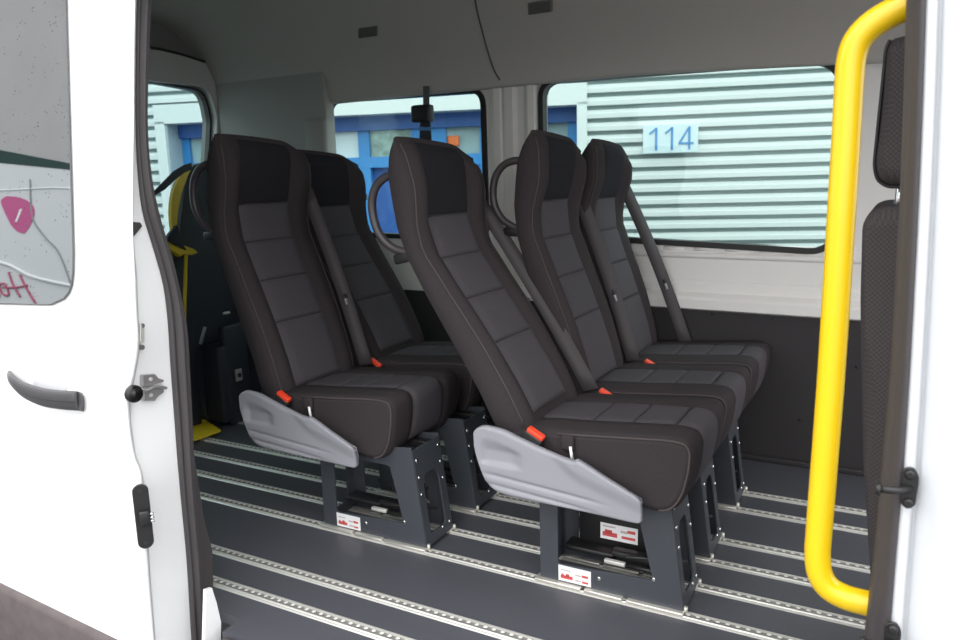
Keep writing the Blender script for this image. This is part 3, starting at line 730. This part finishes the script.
    for nm, (xb, zb, xt, zt) in (('front_frame', (-.004, .012, -.045, .325)), ('rear_frame', (-.41, .012, -.41, .300))):
        ax = Vector((0, 1, 0)); up = Vector((xt-xb, 0, zt-zb)); H = up.length; up.normalize(); mb = MB()
        hole = round_poly([(.034, .034), (.122, .034), (.122, .19), (.108, .225), (.048, .225), (.034, .19)], .012, 3)
        mb.holed([(0, 0), (.156, 0), (.156, H), (0, H)], [hole], (xb, pedy, zb), ax, up, .006)
        fr = mb.build(nm, STEEL, root, bevel=.0015)
        if nm == 'front_frame':
            nr = Vector((1, 0, .13)).normalized()
            for yy, hh in ((.014, .17), (.014, .225), (.014, .28), (.142, .03), (.142, .18), (.142, .235), (.142, .29), (.10, .028)):
                c = Vector((xb, pedy+yy, zb))+up*hh+nr*.003; q = MB(); q.cyl(c, nr, .0064, .004, 10, bev=.002); q.build('bolt', CHROME, fr)
    # slide rails and mechanism inside
    q = MB(); q.rbox((-.40, y0+.02, .295), (-.05, y0+.05, .318), .004, 2); q.rbox((-.40, y1-.05, .295), (-.05, y1-.02, .318), .004, 2); q.rbox((-.36, y0+.05, .085), (-.20, y0+.11, .10), .004, 2)
    q.tube([(-.17, y0+.03, .088), (-.06, y0+.02, .094)], .006, 8); q.tube([(-.17, y0+.02, .118), (-.02, y0+.10, .10)], .005, 8)
    q.rbox((-.22, y0+.05, .085), (-.10, y0+.085, .112), .006, 2); sl = q.build('slide_mechanism', BLK, root)
    q = MB(); q.rbox((-.23, y0+.02, .085), (-.17, y0+.035, .097), .003, 2); q.build('latch_pawl', ALU, sl)
    if ctrl:
        q = MB(); q.rbox((-.335, y1-.055, .085), (-.10, y1-.012, .285), .006, 2); bxm = q.build('control_box', BLK, root)
        q = MB(); yb = y1-.0555; q.box((-.268, yb-.001, .118), (-.158, yb, .166))
        for x0, x1, z0, z1, mi in ((-.268, -.225, .197, .210, 1), (-.262, -.240, .208, .217, 1), (-.215, -.195, .215, .222, 2), (-.195, -.172, .217, .226, 1), (-.212, -.172, .198, .206, 1), (-.268, -.230, .225, .229, 2)):
            q.box((x0+.007, yb-.0014, z0-.070), (x1+.007, yb-.0008, z1-.070), mi)
        q.build('warning_sticker', STK, bxm, [STKR, STKP])
    root.location = loc
    return root

P_ = .436
make_seat((0, 0, 0), 13.0, 0, 0, True, 'frontmost aisle seat, leaned back farthest, grey side cover nearest the yellow rail', False, ctrl=True)
make_seat((0, P_, 0), -1.5, 0, .316-P_, False, 'upright middle seat of the front row with ring handle against the pillar', kdx=.045, low=.022)
make_seat((0, 2*P_, 0), -4, 0, .723-2*P_, False, 'front row seat beside the big window, belt hanging in front of the glass', bdy=-.055, bdx=.10, kdx=.06, low=.038)
make_seat((-.8, 0, 0), 0, -.1, 0, True, 'second row aisle seat beside the folded lift, with grey side cover')
make_seat((-.8, P_+.06, 0), 10, -.1, .316-P_-.06, False, 'second row seat half hidden behind the second row aisle seat', False, False)

# ================================================================== YELLOW GRAB RAIL
RY = -.50
rp_ = [(930, -2), (915, 3), (893, 12), (872, 25), (858, 40), (851.5, 58), (849, 85), (846, 140), (841, 220), (836, 300), (830, 390), (823, 480), (819, 530), (817.5, 555), (820, 574), (829, 588), (845, 597), (862, 602), (880, 606), (900, 608)]
pts = catmull([Vector(on_y(x, y, RY)) for x, y in rp_], 7)
q = MB(); q.tube(pts, .0212, 20); gr = q.build('grab_rail', YEL); tag(gr, 'bright yellow tubular grab rail bent in at both ends beside the door opening', 'grab rail')
for e in (pts[0], pts[-1]):
    q = MB(); q.cyl((e.x-.012, e.y, e.z), (1, 0, 0), .03, .014, 18); q.build('mounting_flange', YEL, gr)

# ================================================================== FRONT CAB SEAT
FY = -.30
fs = empty('cab_seat', (.45, FY+.2, .0), 'dark checked cloth front cab seat seen edge-on behind the yellow rail', 'cab seat')
def fq(x, y): p = on_y(x, y, FY); return p
hr = [fq(884, 45), fq(880, 100), fq(873, 168), fq(877, 181), fq(890, 187)]
hx = [p[0] for p in hr]; hz = [p[2] for p in hr]
prof = [(on_y(891, 37, FY)[0], on_y(891, 37, FY)[2]), (on_y(886, 47, FY)[0], on_y(886, 47, FY)[2]), (on_y(881, 100, FY)[0], on_y(881, 100, FY)[2]), (on_y(874, 165, FY)[0], on_y(874, 165, FY)[2]), (on_y(877, 180, FY)[0], on_y(877, 180, FY)[2]), (on_y(888, 187, FY)[0], on_y(888, 187, FY)[2]),
        (.50, on_y(888, 187, FY)[2]+.005), (.52, 1.2), (.50, on_y(888, 30, FY)[2]-.01), (.46, on_y(888, 30, FY)[2])]
cur = round_poly(prof, .02, 3)
secs = [[(x, FY+y, z) for x, z in toward(cur, i)] for y, i in ((0, .03), (.006, .016), (.016, .006), (.03, 0), (.24, 0), (.26, .008), (.27, .025))]
q = MB(); q.loft(secs); hr_ = q.build('headrest', FSEAT, fs)
q = MB(); q.tube([(x, FY+.022, z) for x, z in toward(cur, -.001)[2:-6]], .003, 6); q.build('piping', BLK, hr_)
p0 = on_y(897, 195, FY+.06)
for k, yy in enumerate((.06, .20)):
    q = MB(); q.tube([(p0[0]+.002, FY+yy, 1.02), (p0[0]+.006, FY+yy, 1.15)], .0075, 10); q.build('headrest_post', CHROME, fs)
bp2 = [on_y(x, y, FY) for x, y in ((884, 207), (869, 212), (862, 225), (860, 300), (861, 380), (863, 470), (868, 545), (873, 620))]
prof = [(p[0], p[2]) for p in bp2]+[(.58, .20), (.60, .5), (.55, .85), (.51, bp2[0][2]-.005)]
cur = round_poly(prof, .018, 3)
secs = [[(x, FY-.02+y, z) for x, z in toward(cur, i)] for y, i in ((0, .03), (.008, .016), (.018, .006), (.035, 0), (.44, 0), (.46, .008), (.47, .025))]
q = MB(); q.loft(secs); q.build('backrest', FSEAT, fs)
q = MB(); q.rbox((.55, FY-.03, .15), (1.05, FY+.47, .34), .05, 4); q.build('seat_cushion', FSEATE, fs)
q = MB(); q.rbox((.50, FY+.02, 0), (.98, FY+.40, .16), .02, 2); q.build('seat_base', BLK, fs)

# ================================================================== CEILING LAMPS
def ceil_hit(x, y):
    z = 1.8
    for _ in range(20): z = on_y(x, y, cove(z))[2]
    return Vector(on_y(x, y, cove(z)))
for x, y, lab in ((368, 32, 'small grey rectangular ceiling vent above the second row'), (540.5, 7, 'small grey rectangular ceiling vent above the front row')):
    c = ceil_hit(x, y); c2 = ceil_hit(x, y+6); up = (c-c2).normalized(); ax = Vector((1, 0, 0)); nm = ax.cross(up); nm = nm if nm.y < 0 else -nm
    t = empty('ceiling_vent', c, lab, 'ceiling vent', 'vents in the headliner')
    Mx = Matrix((ax, up, nm)).transposed().to_4x4(); Mx.translation = c
    q = MB(); q.rbox((-.055, -.026, -.006), (.055, .026, .007), .006, 2, M=Mx); fr = q.build('frame', mat('vent_grey', (.15, .147, .138, 1), .6), t)
    q = MB()
    for k in range(5): q.box((-.046, -.020+.009*k, .006), (.046, -.016+.009*k, .0095))
    q.v = [tuple(Mx @ Vector(v)) for v in q.v]; q.build('slats', mat('vent_slat', (.11, .107, .10, 1), .6), fr)

# ================================================================== BELT REEL AT SECOND WINDOW
BYr = 1.16
def bq(x, y, o=0.): return Vector(on_y(x, y, BYr+o))
t = empty('belt_reel', bq(425, 92), 'black belt reel with hanging strap in front of the second side window', 'belt reel')
a, b = bq(413, 123), bq(431, 104)
q = MB(); q.rbox((a.x, BYr-.02, a.z), (b.x, BYr+.03, b.z), .012, 3); q.build('housing', BLK, t)
q = MB(); q.prism([bq(423, 86), bq(429, 86), bq(429, 105), bq(423, 105)], (0, .004, 0)); q.build('upper_strap', mat('strap_grey', (.10, .11, .11, 1), .7), t)
q = MB(); q.prism([bq(420, 120), bq(430, 120), bq(432, 150), bq(440, 200), bq(416, 200), bq(419, 150)], (0, .004, 0)); stp = q.build('hanging_strap', BLK2, t)
q = MB(); q.prism([bq(418.5, 127, -.004), bq(431, 127, -.004), bq(431, 130.5, -.004), bq(418.5, 130.5, -.004)], (0, -.002, 0)); q.build('strap_tag', TAGB, stp)

# ================================================================== FOLDED WHEELCHAIR LIFT
LX = -2.45
def lq(x, y, dx=0.): return Vector(on_x(x, y, LX+dx))
lf = empty('wheelchair_lift', (LX, .75, 0), 'black folded wheelchair lift with yellow edges standing at the rear door', 'wheelchair lift')
q = MB(); q.prism([lq(x, y, -.03) for x, y in ((192, 166), (205, 163), (236, 162), (262, 200), (262, 432), (222, 438), (212, 437), (178, 300), (178, 245), (182, 215), (186, 185))], (-.06, 0, 0)); q.build('platform', BLK2, lf, bevel=.006)
q = MB(); q.rbox((LX-.03, lq(204, 340).y, .02), (LX+.09, lq(226, 340).y, lq(210, 345).z), .012, 2); tw = q.build('lift_column', BLK2, lf)
q = MB(); q.rbox((LX-.06, lq(168, 260).y-.06, -.02+.03), (LX-.02, lq(190, 260).y, lq(180, 247).z), .01, 2); q.build('side_arm', BLK2, lf)
# yellow guard strip along the sloping edge
gs = dens([(190, 166), (183, 178), (177, 195), (174.5, 215), (175, 238)], 5)
q = MB(); rws = []
for k, (x, y) in enumerate(gs):
    w = 7*sin(math.pi*min(1, .18+k/len(gs)*.8))+1.5; rws += [tuple(lq(x-w*.5, y, .02)), tuple(lq(x+w*.5, y, .02))]
q.add(rws, [(2*k, 2*k+1, 2*k+3, 2*k+2) for k in range(len(gs)-1)]); o = q.build('side_guard', YEL2, lf); sd = o.modifiers.new('thick', 'SOLIDIFY'); sd.thickness = .02
q = MB(); q.prism([lq(x, y, .0) for x, y in ((160, 242), (168, 241), (176, 244), (190, 249), (194, 252.5), (188, 255), (180, 254), (176, 257), (171, 252), (161, 247))], (.03, 0, 0)); q.build('hand_rail', YEL2, lf, bevel=.004)
q = MB(); a, b = lq(186, 252, .015), lq(183.5, 345, .015); q.tube([a, b], .0085, 10); q.build('rail_post', YEL2, lf)
q = MB(); a = Vector(meet(190, 424, (0, 0, .012), (0, 0, 1))); 
q.prism([meet(x, y, (0, 0, .012), (0, 0, 1)) for x, y in ((176, 402), (221, 432), (188, 444), (160, 452))], (0, 0, .012)); q.build('base_plate', YEL2, lf, bevel=.003)
q = MB(); q.tube([lq(200.5, 344, .12), lq(205, 327, .12)], .0075, 8); q.build('lever', mat('lever_grey', (.22, .23, .24, 1), .4), lf)
q = MB(); c = lq(238.5, 375, .10); q.rbox((c.x-.006, c.y-.021, c.z-.03), (c.x+.006, c.y+.021, c.z+.03), .005, 2); br = q.build('bracket', mat('bracket_grey', (.36, .36, .35, 1), .4, .3), lf)
q = MB(); q.cyl((c.x+.004, c.y, c.z), (1, 0, 0), .011, .006, 12); q.build('bracket_hole', BLK, br)
q = MB(); q.rbox((c.x-.05, c.y-.06, 0), (c.x-.006, c.y+.08, c.z+.25), .01, 2); q.build('bracket_post', BLK2, lf)
q = MB(); c = lq(227, 313, .10); q.rbox((c.x-.01, c.y-.02, c.z-.006), (c.x+.003, c.y+.02, c.z+.006), .003, 1); q.build('metal_clip', ALU, lf)
q = MB(); pts = [lq(x, y, .03) for x, y in ((146, 200), (155, 193), (165, 185), (174, 176), (184, 169), (192, 166))]; rws = []
for k, p in enumerate(pts): w = (.009, .012, .022, .024, .02, .018)[k]; rws += [(p.x, p.y, p.z-w/1.2), (p.x, p.y, p.z+w/1.2)]
q.add(rws, [(2*k, 2*k+1, 2*k+3, 2*k+2) for k in range(5)]); o = q.build('safety_strap', BLK2, lf); sd = o.modifiers.new('thick', 'SOLIDIFY'); sd.thickness = .006
q = MB(); q.prism([lq(x, y, .02) for x, y in ((163, 240), (168, 232), (175, 225), (178, 240), (184, 250), (172, 245))], (.02, 0, 0)); q.build('rail_joint', BLK2, lf, bevel=.003)

# ================================================================== OUTSIDE : BUILDING
ang = R(17.5); BN = np.array([sin(ang), -cos(ang), 0]); BD = np.array([cos(ang), sin(ang), 0])
BP = CAM+ray(500, 120)*6.0; BPz = BP.copy(); BPz[2] = 0
GZ = -.66
def bs(x, y, off=0.):
    """pixel -> (s along the facade, z); off = how far behind the siding plane"""
    v = np.array(meet(x, y, BP-BN*off, BN))-BP; return v@BD, v[2]+BP[2]
def bw(s, z, off=0.): return tuple(BPz+BD*s-BN*off+np.array([0, 0, z]))
bld = empty('building', bw(0, GZ), 'white ribbed metal clad building with blue glazed entrance outside the far windows', 'building')
sR = bs(587, 95)[0]; sTL = bs(577, 95)[0]; sCL = bs(165, 118)[0]; sCO = bs(155, 118)[0]
pitch = bs(588, 107.8)[1]-bs(588, 120.5)[1]; zref = bs(588, 107.8)[1]
def siding(s0, s1, z0, z1):
    mb = MB(); k0 = int((z0-zref)/pitch)-1; k1 = int((z1-zref)/pitch)+2; pr = []
    for k in range(k0, k1):
        zc = zref+k*pitch
        for dz, off in ((0, .05), (.013, .05), (.015, .0), (pitch*.52, -.002), (pitch*.54, .002), (pitch-.020, .002), (pitch-.018, .05)):
            z = zc+dz
            if z0 <= z <= z1: pr.append((z, off))
    pr = [(z0, 0)]+pr+[(z1, 0)]; n = len(pr)
    for i in range(n-1):
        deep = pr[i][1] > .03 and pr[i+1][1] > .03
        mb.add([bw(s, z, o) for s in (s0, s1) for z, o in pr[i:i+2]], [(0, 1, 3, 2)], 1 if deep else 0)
    return mb
FZ = bs(400, 113)[1]; 
siding(sR, 9, GZ, 4.2).build('ribbed_siding', SIDE, bld, [GROOVE_SHADE], recalc=False)
siding(-7, sCO, GZ, 4.2).build('ribbed_siding', SIDE, bld, [GROOVE_SHADE], recalc=False)
siding(sCO, sR, FZ+.16, 4.2).build('ribbed_siding', SIDE, bld, [GROOVE_SHADE], recalc=False)
def slab(s0, s1, z0, z1, o0, o1, mb=None):
    mb = mb or MB(); pts = [bw(s, z, o) for o in (o0, o1) for s, z in ((s0, z0), (s1, z0), (s1, z1), (s0, z1))]
    return mb.add(pts, [(0, 1, 2, 3), (4, 7, 6, 5), (0, 4, 5, 1), (1, 5, 6, 2), (2, 6, 7, 3), (3, 7, 4, 0)])
slab(sCO, sR, FZ, FZ+.16, -.02, .20).build('fascia', SIDE, bld)
slab(sTL, sR, GZ, FZ+.02, -.02, .22).build('corner_trim', SIDE, bld); slab(sCO, sCL, GZ, FZ+.02, -.02, .22).build('corner_trim', SIDE, bld)
DO = .20
slab(sCL, sTL, GZ, FZ, DO+.06, DO+.10).build('entrance_backing', BLUED, bld)
slab(sCL-.01, sCL+.01, GZ, FZ, -.0, DO+.06).build('reveal', REVEAL, bld)
# blue frames: heads, posts and panes read off the photo
def fb(x, y): return bs(x, y, DO)
bars = MB(); zt = FZ; zp0 = fb(345, 131)[1]; zp1 = fb(345, 158)[1]
s0 = fb(178, 120)[0]
for (x0, x1) in ((178, 189), (203, 222), (322, 333), (358, 369), (411, 446), (480, 500), (536, 547), (568, 580)):
    slab(fb(x0, 140)[0], fb(x1, 140)[0], GZ, zt-.10, DO-.0, DO+.06, bars)
slab(s0, sTL, zp0+.005, zp0+.075, DO-.005, DO+.06, bars); slab(s0, sTL, zp1-.09, zp1, DO-.005, DO+.06, bars); slab(s0, sTL, GZ, GZ+.25, DO, DO+.06, bars)
bars.build('entrance_frame', BLUE, bld)
slab(s0, sTL, zt-.115, zt+.0, DO-.04, DO+.06).build('entrance_head', BLUED, bld)
for (x0, x1, m) in ((189, 203, PANE), (333, 358, PANEL), (369, 411, PANEG), (446, 480, PANE), (500, 536, PANE), (547, 568, PANE)):
    slab(fb(x0, 140)[0]-.01, fb(x1, 140)[0]+.01, zp1-.01, zp0+.02, DO+.03, DO+.05).build('glass_pane', m, bld)
q = slab(fb(446, 140)[0]-.01, fb(480, 140)[0]+.01, zp0+.075, zt-.11, DO+.03, DO+.05); q.build('transom_pane', PANE, bld)
q = slab(fb(358, 140)[0]-.01, fb(411, 140)[0]+.01, zp0+.075, zt-.11, DO+.03, DO+.05); q.build('transom_pane', mat('transom_blue_glass', (.10, .25, .42, 1), .15), bld)
q = slab(fb(446, 140)[0], fb(480, 140)[0], zp1-.30, zp1-.09, DO+.02, DO+.05); q.build('door_panel', mat('door_bright_blue', (.03, .26, .80, 1), .4), bld)
# orange sticker on the pane
c = Vector(bw(fb(453, 140)[0], fb(453, 140)[1], DO+.022)); q = MB(); q.rbox((c.x-.055, c.y-.02, c.z-.05), (c.x+.055, c.y+.006, c.z+.035), .02, 3); q.build('orange_sticker', ORANGE, bld)
# number sign
(s1, z1), (s2, z2) = bs(643, 126), bs(697.5, 153)
zt_, zb_ = bs(670, 124.5)[1], bs(670, 153)[1]
sg = empty('number_sign', bw((s1+s2)/2, (zt_+zb_)/2, -.02), 'pale rectangular sign with thin blue digits 114 on the ribbed wall', 'sign')
slab(s1, s2, zb_, zt_, -.035, -.012).build('sign_plate', SIGNW, sg, bevel=.002)
def text_mesh(txt, size, o, ax, ay, name, m, parent, ext=.003, shear=0, offs=0.):
    cu = bpy.data.curves.new('t', 'FONT'); cu.body = txt; cu.size = size; cu.extrude = ext; cu.align_x = 'CENTER'; cu.align_y = 'CENTER'; cu.shear = shear; cu.offset = offs; cu.space_character = 1.06
    ob = bpy.data.objects.new('t', cu); COL.objects.link(ob); dg = bpy.context.evaluated_depsgraph_get(); dg.update()
    me = bpy.data.meshes.new_from_object(ob.evaluated_get(dg)); ax = Vector(ax); ay = Vector(ay); az = ax.cross(ay); o = Vector(o); mb = MB()
    mb.add([o+ax*v.co.x+ay*v.co.y+az*v.co.z for v in me.vertices], [tuple(p.vertices) for p in me.polygons])
    bpy.data.objects.remove(ob); return mb.build(name, m, parent)
hgt = bs(670, 128.5)[1]-bs(670, 151)[1]
def digits(cs, hw, hh, w):
    q = MB(); gs_ = (s2-s1)*.86/3
    def seg(a, b, ww=w):
        a = Vector(a); b = Vector(b); t = (b-a).normalized(); n_ = Vector((-t.y, t.x))*ww/2
        pts = [a-n_, b-n_, b+n_, a+n_]
        q.prism([bw(p.x, p.y, -.0355) for p in pts], tuple(BN*.004))
    zb, zt = (zb_+zt_)/2-hh/2, (zb_+zt_)/2+hh/2
    for k in range(2):
        c = cs+(k-1)*gs_+.012; seg((c, zb), (c, zt)); seg((c-.05, zt-.045), (c, zt-.006), w*.9)
    c = cs+gs_; seg((c+.022, zb), (c+.022, zt)); seg((c-.058, zb+hh*.27), (c+.055, zb+hh*.27), w*.9); seg((c-.052, zb+hh*.27), (c+.020, zt-.004), w*.9)
    return q
digits((s1+s2)/2, 0, hgt, .017).build('digits', SIGNB, sg)
# ground
g = MB(); g.box((-30, -30, GZ-.05), (30, 30, GZ)); struct(g.build('ground', ASPH), 'wet grey asphalt yard')

# ================================================================== PARKED VAN (only its mirror image shows in the door glass)
VY = -4.0
pv = empty('parked_van', (-7.3, VY-.5, GZ), 'white van seen only as a reflection in the rainy door window', 'van')
q = MB(); pr = [(-11.0, .0), (-5.2, -.0), (-5.0, .45), (-5.3, 1.2), (-6.0, 2.0), (-6.75, 2.24), (-8.0, 2.43), (-11, 2.5)]
q.prism([(x, VY, z) for x, z in pr], (0, -1.8, 0)); q.build('body', mat('parked_van_white', (.60, .60, .625, 1), .35), pv, bevel=.03)
q = MB(); q.prism([(x, VY+.004, z) for x, z in ((-11, 2.52), (-8.0, 2.44), (-6.75, 2.25), (-6.2, 2.10), (-6.75, 2.185), (-8.0, 2.30), (-11, 2.36))], (0, -.02, 0)); q.build('roof_strip', DKGL, pv)
q = MB(); q.tube(catmull([(-11, VY, 2.0), (-8, VY, 2.0), (-6.5, VY, 1.98), (-5.4, VY, 1.7)], 6), .010, 6); q.tube(catmull([(-11, VY, 1.34), (-8, VY, 1.30), (-7.0, VY, 1.13), (-5.2, VY, 1.0)], 6), .020, 6); q.build('body_crease', mat('crease_highlight', (.70, .70, .72, 1), .3), pv)  # creases coloured paler than the body to paint their soft highlights
q = MB(); q.tube(catmull([(-7.35, VY+.005, 2.1), (-7.25, VY+.005, 1.75), (-7.0, VY+.005, 1.55), (-6.75, VY+.005, 1.40), (-6.5, VY+.005, 1.10)], 6), .009, 6); q.build('cable', mat('cable_grey', (.22, .22, .23, 1), .6), pv)
hpz = [(-7.22, 1.78), (-7.25, 1.85), (-7.38, 1.90), (-7.55, 1.93), (-7.75, 1.94), (-7.85, 1.90), (-7.75, 1.80), (-7.6, 1.66), (-7.48, 1.60), (-7.36, 1.58), (-7.28, 1.66)]
q = MB(); q.prism([(x, VY+.006, z) for x, z in round_poly(hpz, .04, 3)], (0, -.012, 0)); hb = q.build('pink_emblem', PINK, pv)
q = MB(); q.prism([(x, VY+.010, z) for x, z in ((-7.44, 1.83), (-7.48, 1.83), (-7.54, 1.70), (-7.51, 1.70))], (0, -.006, 0)); q.build('emblem_mark', STK, hb)
q = MB()
for pl_ in ([(-7.35, 1.16), (-7.2, 1.02), (-7.02, .88)], [(-7.55, 1.18), (-7.45, 1.06), (-7.30, .94)], [(-7.62, 1.02), (-7.4, 1.03), (-7.2, 1.06)], [(-7.72, 1.08), (-7.62, .96), (-7.5, .95), (-7.6, 1.06), (-7.72, 1.02), (-7.66, .92)]):
    q.tube(catmull([(x, VY+.008, z) for x, z in pl_], 5), .011, 6)
q.build('script_lettering', mat('script_crimson', (.40, .02, .10, 1), .6), pv)
for X in (-9.6, -6.1):
    q = MB(); q.cyl((X, VY+.02, GZ+.35), (0, -1, 0), .35, .25, 28); w = q.build('wheel', BLK, pv)

wh = MB(); wh.box((-45, -12.4, GZ), (-6, -12, 9)); who = wh.build('sky_block_wall', mat('sky_block_grey', (.34, .315, .315, 1), .8, noise=(.6, .12)))  # added wall, blocks the sky from the door glass reflection
tag(who, 'plain grey wall added unseen behind the camera to dim the door window reflection', 'building')
# ================================================================== LIGHT
w = bpy.data.worlds.new('overcast_sky'); SC.world = w; w.use_nodes = True; nt = w.node_tree
bg = nt.nodes['Background']; bg.inputs['Strength'].default_value = 4.4
tc = nt.nodes.new('ShaderNodeTexCoord'); sx = nt.nodes.new('ShaderNodeSeparateXYZ'); nt.links.new(tc.outputs['Generated'], sx.inputs[0])
cr = nt.nodes.new('ShaderNodeValToRGB'); cr.color_ramp.elements[0].position = .42; cr.color_ramp.elements[0].color = (.40, .405, .42, 1)
cr.color_ramp.elements[1].position = .9; cr.color_ramp.elements[1].color = (1.0, 1.0, 1.0, 1)
mr = nt.nodes.new('ShaderNodeMapRange'); mr.inputs['From Min'].default_value = -1; nt.links.new(sx.outputs['Z'], mr.inputs['Value'])
nt.links.new(mr.outputs['Result'], cr.inputs['Fac']); nt.links.new(cr.outputs['Color'], bg.inputs['Color'])
SC.view_settings.view_transform = 'Standard'; SC.view_settings.look = 'None'; SC.view_settings.exposure = 0
SC.cycles.max_bounces = 10; SC.cycles.diffuse_bounces = 6; SC.cycles.transparent_max_bounces = 12
